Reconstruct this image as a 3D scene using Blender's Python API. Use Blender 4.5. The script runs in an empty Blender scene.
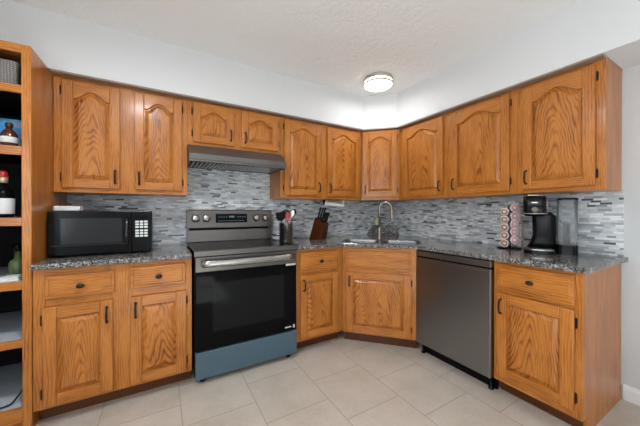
import bpy, bmesh, math, random
from mathutils import Vector, Matrix
random.seed(7)
PI = math.pi
SC = bpy.context.scene
COL = SC.collection

# ------------------------------------------------------------------ camera, world, lights, exposure
CEIL = 2.48
cam = bpy.data.cameras.new('camera')
cam.sensor_width = 36.0
cam.lens = 273.22 / 640 * 36.0
cam.clip_start = 0.02
camo = bpy.data.objects.new('camera', cam)
COL.objects.link(camo)
camo.location = (-2.5706, -2.7491, 1.2007)
camo.rotation_euler = (PI / 2 - 0.0037, 0.0, -0.5266)
SC.camera = camo

SC.view_settings.view_transform = 'Standard'
SC.view_settings.look = 'None'
SC.view_settings.gamma = 1.0
SC.view_settings.use_curve_mapping = False
SC.view_settings.exposure = 0.35

world = bpy.data.worlds.new('daylight')
SC.world = world
world.use_nodes = True
wb = world.node_tree.nodes['Background']
wb.inputs[0].default_value = (0.86, 0.93, 1.0, 1)
wb.inputs[1].default_value = 1.6


def area(name, loc, rot, sx, sy, power, color=(1, 1, 1)):
    l = bpy.data.lights.new(name, 'AREA')
    l.shape = 'RECTANGLE'
    l.size, l.size_y, l.energy, l.color = sx, sy, power, color
    o = bpy.data.objects.new(name, l)
    COL.objects.link(o)
    o.location, o.rotation_euler = loc, rot
    return o


# daylight coming in through the glazed door (rear wall) and the side window (left wall), both behind the camera
area('daylight_rear', (-1.75, -6.58, 1.25), (PI / 2, 0, 0), 2.3, 2.1, 5, (0.88, 0.95, 1.0))
area('daylight_side', (-4.03, -3.35, 1.45), (PI / 2, 0, -PI / 2), 1.7, 1.3, 34, (0.88, 0.95, 1.0))
# added sunlight through the side window, bounced off the floor to brighten the ceiling
sun = bpy.data.lights.new('sun', 'SUN')
sun.energy, sun.angle, sun.color = 44.0, 0.01, (0.76, 0.90, 1.0)
suno = bpy.data.objects.new('sun', sun)
COL.objects.link(suno)
suno.location = (-7, -3.35, 4)
suno.rotation_euler = (0, math.radians(-48), 0)
LAMP_STRENGTH = 4.0

# ------------------------------------------------------------------ materials
MATS = {}


class NT:
    """small helper around a node tree"""
    def __init__(self, name):
        self.m = bpy.data.materials.new(name)
        self.m.use_nodes = True
        self.t = self.m.node_tree
        self.b = self.t.nodes['Principled BSDF']
        MATS[name] = self.m

    def n(self, typ, **kw):
        nd = self.t.nodes.new(typ)
        for k, v in kw.items():
            if k.startswith('i_'):
                key = k[2:]
                nd.inputs[int(key) if key.isdigit() else key.replace('_', ' ')].default_value = v
            else:
                setattr(nd, k, v)
        return nd

    def l(self, a, b):
        self.t.links.new(a, b)

    def math(self, op, a, b=None, c=None):
        nd = self.t.nodes.new('ShaderNodeMath')
        nd.operation = op
        for i, v in enumerate((a, b, c)):
            if v is None:
                continue
            if isinstance(v, (int, float)):
                nd.inputs[i].default_value = v
            else:
                self.l(v, nd.inputs[i])
        return nd.outputs[0]

    def ramp(self, fac, stops, interp='LINEAR'):
        nd = self.t.nodes.new('ShaderNodeValToRGB')
        nd.color_ramp.interpolation = interp
        cr = nd.color_ramp
        while len(cr.elements) < len(stops):
            cr.elements.new(0.5)
        for e, (p, c) in zip(cr.elements, stops):
            e.position = p
            e.color = (*c, 1)
        self.l(fac, nd.inputs[0])
        return nd.outputs[0]

    def bump(self, height, strength=0.1, dist=0.01):
        nd = self.n('ShaderNodeBump')
        nd.inputs['Strength'].default_value = strength
        nd.inputs['Distance'].default_value = dist
        self.l(height, nd.inputs['Height'])
        self.l(nd.outputs[0], self.b.inputs['Normal'])

    def set(self, **kw):
        for k, v in kw.items():
            self.b.inputs[k.replace('_', ' ')].default_value = v


def plain(name, col, rough=0.5, metal=0.0, **kw):
    t = NT(name)
    t.set(Base_Color=(*col, 1), Roughness=rough, Metallic=metal, **kw)
    # faint procedural variation of the gloss
    nz = t.n('ShaderNodeTexNoise', i_Scale=35.0, i_Detail=3.0)
    tc = t.n('ShaderNodeTexCoord')
    t.l(tc.outputs['Object'], nz.inputs['Vector'])
    r = t.n('ShaderNodeMapRange')
    r.inputs['To Min'].default_value = max(rough - 0.03, 0.0)
    r.inputs['To Max'].default_value = min(rough + 0.03, 1.0)
    t.l(nz.outputs[0], r.inputs['Value'])
    t.l(r.outputs[0], t.b.inputs['Roughness'])
    return t.m


def oak(name, mode, tint=1.0, sat=1.0):
    """mode: 'v' straight vertical grain, 'h' horizontal grain, 'c' cathedral grain (flat-sawn panels)"""
    t = NT(name)
    tc = t.n('ShaderNodeTexCoord')
    oi = t.n('ShaderNodeObjectInfo')
    rnd = t.math('MULTIPLY', oi.outputs['Random'], 37.0)
    sep = t.n('ShaderNodeSeparateXYZ')
    t.l(tc.outputs['Object'], sep.inputs[0])
    X, Y, Z = sep.outputs
    if mode == 'h':
        X, Z = Z, X
    # y folded into x so that side faces (which run in y) carry the same grain
    A = t.math('ADD', X, Y)
    # large slow warp
    cmb = t.n('ShaderNodeCombineXYZ')
    t.l(t.math('ADD', t.math('MULTIPLY', A, 6.0), rnd), cmb.inputs[0])
    t.l(t.math('MULTIPLY', Z, 1.3), cmb.inputs[1])
    t.l(rnd, cmb.inputs[2])
    warp = t.n('ShaderNodeTexNoise', i_Scale=1.0, i_Detail=2.5)
    t.l(cmb.outputs[0], warp.inputs['Vector'])
    w = warp.outputs[0]
    if mode == 'c':
        off = t.math('MULTIPLY', t.math('SUBTRACT', oi.outputs['Random'], 0.5), 0.07)
        xx = t.math('ADD', A, off)
        # long pointed arches: height lines of a ridge along the board
        g = t.math('ADD', t.math('MULTIPLY', Z, 11.0), t.math('MULTIPLY', t.math('SQRT', t.math('ADD', t.math('MULTIPLY', xx, xx), 0.0004)), 70.0))
        g = t.math('ADD', g, t.math('MULTIPLY', w, 15.0))
        freq = 6.283
    else:
        g = t.math('ADD', t.math('MULTIPLY', A, 75.0), t.math('MULTIPLY', w, 7.0))
        g = t.math('ADD', g, t.math('MULTIPLY', Z, 1.0))
        freq = 6.283
    s = t.math('SINE', t.math('MULTIPLY', t.math('ADD', g, rnd), freq))
    s = t.math('MULTIPLY_ADD', s, 0.5, 0.5)
    s = t.math('POWER', s, 3.0)
    # broad patches where the figure fades
    c3 = t.n('ShaderNodeCombineXYZ')
    t.l(t.math('ADD', t.math('MULTIPLY', A, 14.0), rnd), c3.inputs[0])
    t.l(t.math('MULTIPLY', Z, 3.0), c3.inputs[1])
    fade = t.n('ShaderNodeTexNoise', i_Scale=1.0, i_Detail=1.0)
    t.l(c3.outputs[0], fade.inputs['Vector'])
    fd = t.n('ShaderNodeMapRange', i_From_Min=0.32, i_From_Max=0.62)
    t.l(fade.outputs[0], fd.inputs['Value'])
    s = t.math('MULTIPLY', s, t.math('MULTIPLY_ADD', fd.outputs[0], 0.75, 0.25))
    # pores: very stretched noise
    c2 = t.n('ShaderNodeCombineXYZ')
    t.l(t.math('MULTIPLY', A, 420.0), c2.inputs[0])
    t.l(t.math('ADD', t.math('MULTIPLY', Z, 13.0), rnd), c2.inputs[1])
    t.l(rnd, c2.inputs[2])
    por = t.n('ShaderNodeTexNoise', i_Scale=1.0, i_Detail=2.0)
    t.l(c2.outputs[0], por.inputs['Vector'])
    pr = t.n('ShaderNodeMapRange', i_From_Min=0.45, i_From_Max=0.75)
    t.l(por.outputs[0], pr.inputs['Value'])
    grain = t.math('ADD', t.math('MULTIPLY', s, 0.62 if mode == 'c' else 0.42), t.math('MULTIPLY', pr.outputs[0], 0.5))
    grain = t.math('ADD', grain, t.math('MULTIPLY', t.math('SUBTRACT', fade.outputs[0], 0.5), 0.5))
    col = t.ramp(grain, [(0.0, (0.53 * tint, 0.200 * tint * sat, 0.037 * tint * sat)),
                         (0.28, (0.415 * tint, 0.136 * tint * sat, 0.020 * tint * sat)),
                         (0.65, (0.235 * tint, 0.067 * tint * sat, 0.009 * tint * sat)),
                         (1.0, (0.125 * tint, 0.031 * tint * sat, 0.004 * tint * sat))])
    t.l(col, t.b.inputs['Base Color'])
    t.set(Roughness=0.34, Coat_Weight=0.22, Coat_Roughness=0.16, Specular_IOR_Level=0.32)
    t.bump(grain, 0.12, 0.002)
    return t.m


oak('oak', 'v')
oak('oak_horizontal', 'h')
oak('oak_panel', 'c')
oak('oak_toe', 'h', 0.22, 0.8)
oak('walnut', 'v', 0.15, 0.62)

# painted surfaces
t = NT('wall_paint')
nz = t.n('ShaderNodeTexNoise', i_Scale=180.0, i_Detail=2.0)
t.set(Base_Color=(0.71, 0.715, 0.72, 1), Roughness=0.75)
t.bump(nz.outputs[0], 0.05, 0.003)
t = NT('wall_paint_grey')
nz = t.n('ShaderNodeTexNoise', i_Scale=180.0, i_Detail=2.0)
t.set(Base_Color=(0.59, 0.595, 0.60, 1), Roughness=0.75)
t.bump(nz.outputs[0], 0.05, 0.003)
t = NT('ceiling_texture')
tc = t.n('ShaderNodeTexCoord')
nz = t.n('ShaderNodeTexNoise', i_Scale=30.0, i_Detail=5.0, i_Roughness=0.6)
t.l(tc.outputs['Object'], nz.inputs['Vector'])
t.set(Base_Color=(0.90, 0.90, 0.90, 1), Roughness=0.85)
t.bump(t.ramp(nz.outputs[0], [(0.42, (0, 0, 0)), (0.6, (1, 1, 1))]), 0.35, 0.006)
plain('trim_white', (0.80, 0.80, 0.80), 0.4)

# floor tile: square tiles, every other column staggered by half
t = NT('floor_tile')
tc = t.n('ShaderNodeTexCoord')
sep = t.n('ShaderNodeSeparateXYZ')
t.l(tc.outputs['Object'], sep.inputs[0])
cmb = t.n('ShaderNodeCombineXYZ')
t.l(t.math('ADD', sep.outputs[1], 0.848 + 4.125), cmb.inputs[0])
t.l(t.math('ADD', sep.outputs[0], 1.643 + 4.125 + 4.125), cmb.inputs[1])
br = t.n('ShaderNodeTexBrick', offset=0.5, offset_frequency=2, squash=1.0)
br.inputs['Scale'].default_value = 1.0
br.inputs['Mortar Size'].default_value = 0.0032
br.inputs['Mortar Smooth'].default_value = 0.2
br.inputs['Bias'].default_value = 0.0
br.inputs['Brick Width'].default_value = 0.4125
br.inputs['Row Height'].default_value = 0.4125
br.inputs['Color1'].default_value = (0.0, 0.0, 0.0, 1)
br.inputs['Color2'].default_value = (1, 1, 1, 1)
br.inputs['Mortar'].default_value = (0.5, 0.5, 0.5, 1)
t.l(cmb.outputs[0], br.inputs['Vector'])
nz = t.n('ShaderNodeTexNoise', i_Scale=5.0, i_Detail=6.0, i_Roughness=0.62)
t.l(tc.outputs['Object'], nz.inputs['Vector'])
nz2 = t.n('ShaderNodeTexNoise', i_Scale=60.0, i_Detail=4.0)
t.l(tc.outputs['Object'], nz2.inputs['Vector'])
v = t.math('ADD', t.math('MULTIPLY', nz.outputs[0], 0.7), t.math('MULTIPLY', nz2.outputs[0], 0.3))
v = t.math('ADD', v, t.math('MULTIPLY', t.math('SUBTRACT', br.outputs['Color'], 0.5), 0.10))
tile = t.ramp(v, [(0.30, (0.46, 0.402, 0.335)), (0.5, (0.55, 0.485, 0.415)), (0.72, (0.62, 0.555, 0.485))])
mx = t.n('ShaderNodeMixRGB')
t.l(br.outputs['Fac'], mx.inputs[0])
t.l(tile, mx.inputs[1])
mx.inputs[2].default_value = (0.36, 0.315, 0.27, 1)
t.l(mx.outputs[0], t.b.inputs['Base Color'])
t.set(Roughness=0.38)
t.bump(t.math('SUBTRACT', t.math('MULTIPLY', nz.outputs[0], 0.15), br.outputs['Fac']), 0.25, 0.002)

# glass strip mosaic for the backsplash
t = NT('mosaic')
tc = t.n('ShaderNodeTexCoord')
sep = t.n('ShaderNodeSeparateXYZ')
t.l(tc.outputs['Object'], sep.inputs[0])
u = t.math('ADD', sep.outputs[0], sep.outputs[1])
u = t.math('ADD', u, 20.0)
ROW = 0.0147
zr = t.math('DIVIDE', sep.outputs[2], ROW)
row = t.math('FLOOR', zr)
wn = t.n('ShaderNodeTexWhiteNoise', noise_dimensions='1D')
t.l(row, wn.inputs['W'])
seg = t.math('MULTIPLY_ADD', wn.outputs[0], 12.0, 10.0)       # strips per metre differ between rows
uu = t.math('ADD', t.math('MULTIPLY', u, seg), t.math('MULTIPLY', wn.outputs[0], 31.7))
wob = t.n('ShaderNodeTexNoise', noise_dimensions='2D', i_Scale=1.0, i_Detail=0.0)
cw = t.n('ShaderNodeCombineXYZ')
t.l(t.math('MULTIPLY', u, 5.0), cw.inputs[0])
t.l(t.math('MULTIPLY', row, 3.7), cw.inputs[1])
t.l(cw.outputs[0], wob.inputs['Vector'])
uu = t.math('ADD', uu, t.math('MULTIPLY', wob.outputs[0], 1.6))
cell = t.math('FLOOR', uu)
wc = t.n('ShaderNodeTexWhiteNoise', noise_dimensions='2D')
cc = t.n('ShaderNodeCombineXYZ')
t.l(cell, cc.inputs[0])
t.l(row, cc.inputs[1])
t.l(cc.outputs[0], wc.inputs['Vector'])
col = t.ramp(wc.outputs[0], [(0.0, (0.12, 0.13, 0.14)), (0.05, (0.34, 0.365, 0.39)), (0.14, (0.58, 0.61, 0.635)), (0.34, (0.48, 0.515, 0.545)),
                             (0.50, (0.68, 0.70, 0.72)), (0.72, (0.80, 0.82, 0.83)), (0.93, (0.38, 0.40, 0.43))], 'CONSTANT')
st = t.n('ShaderNodeTexNoise', i_Scale=1.0, i_Detail=3.0)
cs = t.n('ShaderNodeCombineXYZ')
t.l(t.math('MULTIPLY', u, 12.0), cs.inputs[0])
t.l(t.math('MULTIPLY', sep.outputs[2], 260.0), cs.inputs[1])
t.l(cs.outputs[0], st.inputs['Vector'])
mv = t.n('ShaderNodeMixRGB', blend_type='MULTIPLY')
mv.inputs[0].default_value = 0.6
t.l(col, mv.inputs[1])
t.l(t.ramp(st.outputs[0], [(0.3, (0.72, 0.72, 0.72)), (0.65, (1.12, 1.12, 1.12))]), mv.inputs[2])
# joints
fz = t.math('FRACT', zr)
fu = t.math('FRACT', uu)
joint = t.math('MAXIMUM', t.math('LESS_THAN', fz, 0.07), t.math('LESS_THAN', fu, 0.015))
mj = t.n('ShaderNodeMixRGB')
t.l(joint, mj.inputs[0])
t.l(mv.outputs[0], mj.inputs[1])
mj.inputs[2].default_value = (0.48, 0.50, 0.52, 1)
t.l(mj.outputs[0], t.b.inputs['Base Color'])
rr = t.math('MULTIPLY_ADD', wc.outputs[0], 0.35, 0.14)
t.l(rr, t.b.inputs['Roughness'])
t.bump(t.math('SUBTRACT', t.math('MULTIPLY', wc.outputs[0], 0.6), joint), 0.3, 0.002)

# speckled granite
t = NT('granite')
tc = t.n('ShaderNodeTexCoord')
vo = t.n('ShaderNodeTexVoronoi', i_Scale=180.0)
t.l(tc.outputs['Object'], vo.inputs['Vector'])
bw = t.n('ShaderNodeSeparateColor')
t.l(vo.outputs['Color'], bw.inputs[0])
nz = t.n('ShaderNodeTexNoise', i_Scale=45.0, i_Detail=4.0)
t.l(tc.outputs['Object'], nz.inputs['Vector'])
v = t.math('ADD', t.math('MULTIPLY', bw.outputs[0], 0.75), t.math('MULTIPLY', t.math('SUBTRACT', nz.outputs[0], 0.5), 0.9))
col = t.ramp(v, [(0.0, (0.02, 0.02, 0.022)), (0.22, (0.065, 0.065, 0.07)), (0.45, (0.17, 0.165, 0.162)), (0.62, (0.25, 0.225, 0.205)),
                 (0.8, (0.50, 0.49, 0.48))])
t.l(col, t.b.inputs['Base Color'])
t.set(Roughness=0.12)


def brushed(name, col, rough=0.28, axis=0):
    t = NT(name)
    tc = t.n('ShaderNodeTexCoord')
    mp = t.n('ShaderNodeMapping')
    s = [600.0, 600.0, 600.0]
    s[axis] = 4.0
    mp.inputs['Scale'].default_value = s
    t.l(tc.outputs['Object'], mp.inputs['Vector'])
    nz = t.n('ShaderNodeTexNoise', i_Scale=1.0, i_Detail=2.0)
    t.l(mp.outputs[0], nz.inputs['Vector'])
    r = t.n('ShaderNodeMapRange')
    r.inputs['To Min'].default_value = rough - 0.08
    r.inputs['To Max'].default_value = rough + 0.08
    t.l(nz.outputs[0], r.inputs['Value'])
    t.l(r.outputs[0], t.b.inputs['Roughness'])
    t.set(Base_Color=(*col, 1), Metallic=1.0)
    t.bump(nz.outputs[0], 0.03, 0.001)
    return t.m


brushed('dark_steel', (0.155, 0.142, 0.132), 0.32)
brushed('dishwasher_steel', (0.255, 0.26, 0.268), 0.33)
brushed('hood_steel', (0.15, 0.138, 0.13), 0.45)
brushed('steel', (0.40, 0.39, 0.38), 0.26)
brushed('nickel', (0.30, 0.27, 0.235), 0.28, 2)
MATS['hood_steel'].node_tree.nodes['Principled BSDF'].inputs['Metallic'].default_value = 0.65
plain('chrome', (0.75, 0.75, 0.75), 0.12, 1.0)
brushed('satin_nickel', (0.62, 0.58, 0.52), 0.4)
plain('bronze', (0.022, 0.018, 0.016), 0.38, 0.6)
plain('black_plastic', (0.005, 0.005, 0.0055), 0.24, 0.0, Specular_IOR_Level=0.16)
plain('black_matte', (0.006, 0.006, 0.007), 0.6, 0.0, Specular_IOR_Level=0.16)
plain('black_glass', (0.004, 0.004, 0.0045), 0.06, 0.0, Specular_IOR_Level=0.07)
plain('smoked_glass', (0.011, 0.0115, 0.012), 0.12, 0.0, Specular_IOR_Level=0.07)
plain('mesh_glass', (0.026, 0.027, 0.029), 0.15, 0.0, Specular_IOR_Level=0.3)
plain('gloss_black', (0.008, 0.008, 0.009), 0.12, 0.0, Specular_IOR_Level=0.6)
plain('blue_film', (0.066, 0.118, 0.155), 0.30)
plain('white_plastic', (0.80, 0.80, 0.79), 0.35)
plain('outlet_white', (0.62, 0.64, 0.66), 0.35)
plain('button_grey', (0.72, 0.74, 0.72), 0.5)
plain('shelf_liner', (0.55, 0.60, 0.66), 0.5)
plain('red_plastic', (0.42, 0.015, 0.012), 0.35)
plain('red_foil', (0.55, 0.10, 0.07), 0.35, 0.3)
plain('paper_label', (0.70, 0.70, 0.68), 0.7)
plain('cream_plastic', (0.75, 0.70, 0.48), 0.4)
plain('yellow_plastic', (0.62, 0.52, 0.16), 0.4)
plain('gold_band', (0.55, 0.43, 0.27), 0.35, 0.4)
plain('green_glass', (0.10, 0.13, 0.05), 0.15)
plain('brown_glass', (0.085, 0.022, 0.012), 0.08)
plain('pod_white', (0.72, 0.70, 0.69), 0.4)
plain('pod_pink', (0.72, 0.33, 0.26), 0.45)
plain('pod_rust', (0.42, 0.14, 0.06), 0.45)
plain('pod_rose', (0.62, 0.24, 0.25), 0.45)
plain('soffit_shade', (0.30, 0.215, 0.165), 0.6)  # brown carries the shade below the soffit overhang
plain('cord_black', (0.01, 0.01, 0.01), 0.5)
plain('towel_white', (0.78, 0.78, 0.76), 0.9)
plain('display_dark', (0.004, 0.005, 0.006), 0.08, 0.0, Specular_IOR_Level=0.16)

t = NT('clear_plastic')
t.set(Base_Color=(0.88, 0.90, 0.92, 1), Roughness=0.04, Transmission_Weight=0.88, IOR=1.12)
t = NT('window_glass')
t.set(Base_Color=(1, 1, 1, 1), Roughness=0.0, Transmission_Weight=1.0, IOR=1.02)

t = NT('lamp_diffuser')
t.set(Base_Color=(0.9, 0.88, 0.84, 1), Roughness=0.5, Emission_Color=(1.0, 0.95, 0.87, 1), Emission_Strength=LAMP_STRENGTH)
t = NT('display_digits')
t.set(Base_Color=(0.05, 0.06, 0.06, 1), Emission_Color=(0.5, 0.62, 0.66, 1), Emission_Strength=0.22)

# woven basket
t = NT('woven')
tc = t.n('ShaderNodeTexCoord')
w1 = t.n('ShaderNodeTexWave', wave_type='BANDS', bands_direction='Z', i_Scale=32.0, i_Distortion=2.0)
w2 = t.n('ShaderNodeTexWave', wave_type='BANDS', bands_direction='X', i_Scale=26.0, i_Distortion=2.0)
t.l(tc.outputs['Object'], w1.inputs['Vector'])
t.l(tc.outputs['Object'], w2.inputs['Vector'])
v = t.math('MULTIPLY', w1.outputs['Fac'], w2.outputs['Fac'])
t.l(t.ramp(v, [(0.0, (0.14, 0.13, 0.125)), (1.0, (0.40, 0.37, 0.345))]), t.b.inputs['Base Color'])
t.set(Roughness=0.8)
t.bump(v, 0.6, 0.004)

# printed blue box
t = NT('printed_blue')
tc = t.n('ShaderNodeTexCoord')
nz = t.n('ShaderNodeTexNoise', i_Scale=14.0, i_Detail=3.0)
t.l(tc.outputs['Object'], nz.inputs['Vector'])
t.l(t.ramp(nz.outputs[0], [(0.35, (0.02, 0.14, 0.42)), (0.5, (0.03, 0.30, 0.62)), (0.58, (0.10, 0.45, 0.70)), (0.64, (0.62, 0.16, 0.32)),
                           (0.72, (0.65, 0.68, 0.72))]), t.b.inputs['Base Color'])
t.set(Roughness=0.4)

M = MATS


# ------------------------------------------------------------------ mesh building
class MB:
    def __init__(self):
        self.v, self.f, self.m, self.s = [], [], [], []

    def add(self, vs, fs, mat=0, smooth=False):
        b = len(self.v)
        self.v += [tuple(p) for p in vs]
        for f in fs:
            self.f.append([b + i for i in f])
            self.m.append(mat)
            self.s.append(smooth)
        return self

    def box(self, x0, x1, y0, y1, z0, z1, mat=0):
        vs = [(x0, y0, z0), (x1, y0, z0), (x1, y1, z0), (x0, y1, z0), (x0, y0, z1), (x1, y0, z1), (x1, y1, z1), (x0, y1, z1)]
        return self.add(vs, [(0, 3, 2, 1), (4, 5, 6, 7), (0, 1, 5, 4), (1, 2, 6, 5), (2, 3, 7, 6), (3, 0, 4, 7)], mat)

    def prism(self, poly, lo, hi, axis='z', mat=0):
        n = len(poly)
        def p(a, b, h):
            return (a, b, h) if axis == 'z' else ((a, h, b) if axis == 'y' else (h, a, b))
        vs = [p(a, b, lo) for a, b in poly] + [p(a, b, hi) for a, b in poly]
        fs = [tuple(range(n))[::-1], tuple(range(n, 2 * n))]
        fs += [(i, (i + 1) % n, n + (i + 1) % n, n + i) for i in range(n)]
        return self.add(vs, fs, mat)

    def loft(self, loops, mat=0, cap0=True, cap1=True, smooth=False):
        n = len(loops[0])
        vs = [p for l in loops for p in l]
        fs = []
        for k in range(len(loops) - 1):
            for i in range(n):
                j = (i + 1) % n
                fs.append((k * n + i, k * n + j, (k + 1) * n + j, (k + 1) * n + i))
        b = len(self.v)
        self.add(vs, fs, mat, smooth)
        for on, k in ((cap0, 0), (cap1, len(loops) - 1)):
            if on:
                self.f.append([b + k * n + i for i in range(n)])
                self.m.append(mat)
                self.s.append(False)
        return self

    def lathe(self, prof, c=(0, 0, 0), n=28, mat=0, smooth=True, axis='z', cap=True):
        """prof: list of (radius, height)"""
        loops = []
        for r, h in prof:
            r = max(r, 1e-5)
            l = []
            for i in range(n):
                a = 2 * PI * i / n
                if axis == 'z':
                    l.append((c[0] + r * math.cos(a), c[1] + r * math.sin(a), c[2] + h))
                else:       # along -y (out of a cabinet front)
                    l.append((c[0] + r * math.cos(a), c[1] - h, c[2] + r * math.sin(a)))
            loops.append(l)
        return self.loft(loops, mat, cap, cap, smooth)

    def tube(self, path, r, n=10, mat=0, ry=None):
        """round (or elliptical) bar along a path; r may be a list"""
        P = [Vector(p) for p in path]
        rs = r if isinstance(r, (list, tuple)) else [r] * len(P)
        loops = []
        prev = None
        for i, p in enumerate(P):
            d = (P[min(i + 1, len(P) - 1)] - P[max(i - 1, 0)]).normalized()
            if prev is None:
                ref = Vector((0, 0, 1)) if abs(d.z) < 0.9 else Vector((1, 0, 0))
                a = d.cross(ref).normalized()
            else:
                a = (prev - d * prev.dot(d)).normalized()
            prev = a
            b = d.cross(a)
            q = ry if ry else 1.0
            loops.append([tuple(p + a * (rs[i] * math.cos(2 * PI * k / n)) + b * (rs[i] * q * math.sin(2 * PI * k / n))) for k in range(n)])
        return self.loft(loops, mat, True, True, True)

    def rbox(self, x0, x1, y0, y1, z0, z1, r, mat=0, n=5):
        """upright box with rounded vertical edges"""
        return self.prism(rrect(x0, x1, y0, y1, r, n), z0, z1, 'z', mat)

    def build(self, name, mats, parent=None, loc=(0, 0, 0), rot=(0, 0, 0), bevel=0.0, seg=2):
        me = bpy.data.meshes.new(name)
        me.from_pydata(self.v, [], self.f)
        for m in (mats if isinstance(mats, (list, tuple)) else [mats]):
            me.materials.append(M[m])
        for p, mi, s in zip(me.polygons, self.m, self.s):
            p.material_index = mi
            p.use_smooth = s
        bm = bmesh.new()
        bm.from_mesh(me)
        bmesh.ops.recalc_face_normals(bm, faces=bm.faces)
        bm.to_mesh(me)
        bm.free()
        o = bpy.data.objects.new(name, me)
        COL.objects.link(o)
        o.location, o.rotation_euler = loc, rot
        if parent:
            o.parent = parent
        if bevel:
            b = o.modifiers.new('bevel', 'BEVEL')
            b.width, b.segments, b.limit_method, b.angle_limit = bevel, seg, 'ANGLE', math.radians(40)
        return o


def rrect(x0, x1, y0, y1, r, n=5):
    pts = []
    for cx, cy, a0 in ((x1 - r, y1 - r, 0), (x0 + r, y1 - r, PI / 2), (x0 + r, y0 + r, PI), (x1 - r, y0 + r, 1.5 * PI)):
        for i in range(n + 1):
            a = a0 + (PI / 2) * i / n
            pts.append((cx + r * math.cos(a), cy + r * math.sin(a)))
    return pts


def empty(name, loc=(0, 0, 0), rz=0.0):
    o = bpy.data.objects.new(name, None)
    COL.objects.link(o)
    o.location = loc
    o.rotation_euler = (0, 0, rz)
    o.empty_display_size = 0.05
    return o


def tag(o, label, cat, group=None):
    o['label'] = label
    o['category'] = cat
    if group:
        o['group'] = group
    return o


def thing(name, label, cat, loc=(0, 0, 0), rz=0.0, group=None):
    return tag(empty(name, loc, rz), label, cat, group)


def struct(o):
    o['kind'] = 'structure'
    return o


# ------------------------------------------------------------------ the room
XL, YB = -3.96, -6.5          # left wall, rear wall
SB = 2.118                    # underside of the soffit
UD = 0.311                    # upper cabinet depth
SD = 0.372                    # soffit depth

struct(MB().box(XL - 0.1, 0.1, YB - 0.1, 0.1, -0.06, 0).build('floor', 'floor_tile'))
struct(MB().box(XL - 0.1, 0.1, YB - 0.1, 0.1, CEIL, CEIL + 0.06).build('ceiling', 'ceiling_texture'))
struct(MB().box(XL - 0.1, 0.1, 0.0, 0.1, 0, CEIL).build('wall_far', 'wall_paint_grey'))
struct(MB().box(0.0, 0.1, YB, 0.0, 0, CEIL).build('wall_right', 'wall_paint_grey'))
# left wall with a window opening (y -4.2..-2.5, z 0.8..2.1)
w = MB()
w.box(XL - 0.1, XL, YB, -4.2, 0, CEIL)
w.box(XL - 0.1, XL, -2.5, 0.0, 0, CEIL)
w.box(XL - 0.1, XL, -4.2, -2.5, 0, 0.8)
w.box(XL - 0.1, XL, -4.2, -2.5, 2.1, CEIL)
struct(w.build('wall_left', 'wall_paint_grey'))
# rear wall with a glazed patio door opening (x -2.9..-0.6, z 0.05..2.15)
w = MB()
w.box(XL, -2.9, YB - 0.1, YB, 0, CEIL)
w.box(-0.6, 0.0, YB - 0.1, YB, 0, CEIL)
w.box(-2.9, -0.6, YB - 0.1, YB, 2.2, CEIL)
struct(w.build('wall_rear', 'wall_paint_grey'))
w = MB()
for x0, x1 in ((-2.9, -2.83), (-1.79, -1.71), (-0.67, -0.6)):
    w.box(x0, x1, YB - 0.07, YB - 0.01, 0, 2.2)
w.box(-2.9, -0.6, YB - 0.07, YB - 0.01, 2.13, 2.2)
w.box(-2.9, -0.6, YB - 0.07, YB - 0.01, 0, 0.07)
dr = struct(w.build('door_1', 'trim_white'))
w = MB()
for y0, y1 in ((-4.2, -4.14), (-3.38, -3.32), (-2.56, -2.5)):
    w.box(XL - 0.06, XL - 0.01, y0, y1, 0.8, 2.1)
w.box(XL - 0.06, XL - 0.01, -4.2, -2.5, 2.04, 2.1)
w.box(XL - 0.06, XL - 0.01, -4.2, -2.5, 0.8, 0.86)
struct(w.build('window_1', 'trim_white'))
# baseboard along the right wall
struct(MB().prism([(0, 0), (0, 0.095), (-0.006, 0.092), (-0.012, 0.078), (-0.014, 0.07), (-0.014, 0)], YB, -2.214, 'y').build('baseboard_right', 'trim_white'))

# soffit over the cabinets, angled across the corner
P0u, P1u = Vector((-0.608, -UD)), Vector((-UD, -0.596))
dgu = (P1u - P0u).normalized()
nru = Vector((dgu.y, -dgu.x))                      # out of the corner, toward the room
if nru.x + nru.y > 0:
    nru = -nru
q = P0u + nru * 0.06
# where the angled soffit face meets the two straight ones
sA = q + dgu * ((-SD - q.y) / dgu.y)
sB = q + dgu * ((-SD - q.x) / dgu.x)
struct(MB().prism([(XL, 0), (XL, -SD), (sA.x, -SD), (-SD, sB.y), (-SD, YB), (0, YB), (0, 0)], SB, CEIL).build('wall_soffit', 'wall_paint'))
# strip under the soffit overhang, its shade put into the dark colour
struct(MB().prism([(-3.18, -0.003), (-3.18, -SD + 0.002), (sA.x, -SD + 0.002), (-SD + 0.002, sB.y), (-SD + 0.002, -2.205), (-0.003, -2.205), (-0.003, -0.003)],
                  SB - 0.012, SB).build('shade_strip_1', 'soffit_shade'))

# backsplash
CT = 0.915                     # counter top
UZ = 1.334                     # underside of the upper cabinets
w = MB()
w.box(-3.183, 0, -0.010, -0.0, CT, 1.72)
w.box(-0.010, 0, -2.212, -0.010, CT, UZ + 0.01)
struct(w.build('wall_backsplash', 'mosaic'))


# ------------------------------------------------------------------ cabinet parts
def arch_loop(x0, x1, z0, z1, a, d, y, n=22):
    """outline of a panel, inset by d; z1 = height of the shoulders, a = rise of the arch"""
    x0, x1, z0 = x0 + d, x1 - d, z0 + d
    pts = [(x0, y, z0), (x1, y, z0)]
    for i in range(n + 1):
        u = 1 - 2 * i / n
        h = a * (0.5 + 0.5 * math.cos(PI * min(abs(u) / 0.80, 1.0))) ** 0.65 if a else 0
        pts.append(((x0 + x1) / 2 + u * (x1 - x0) / 2, y, z1 - d + h))
    return pts


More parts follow.
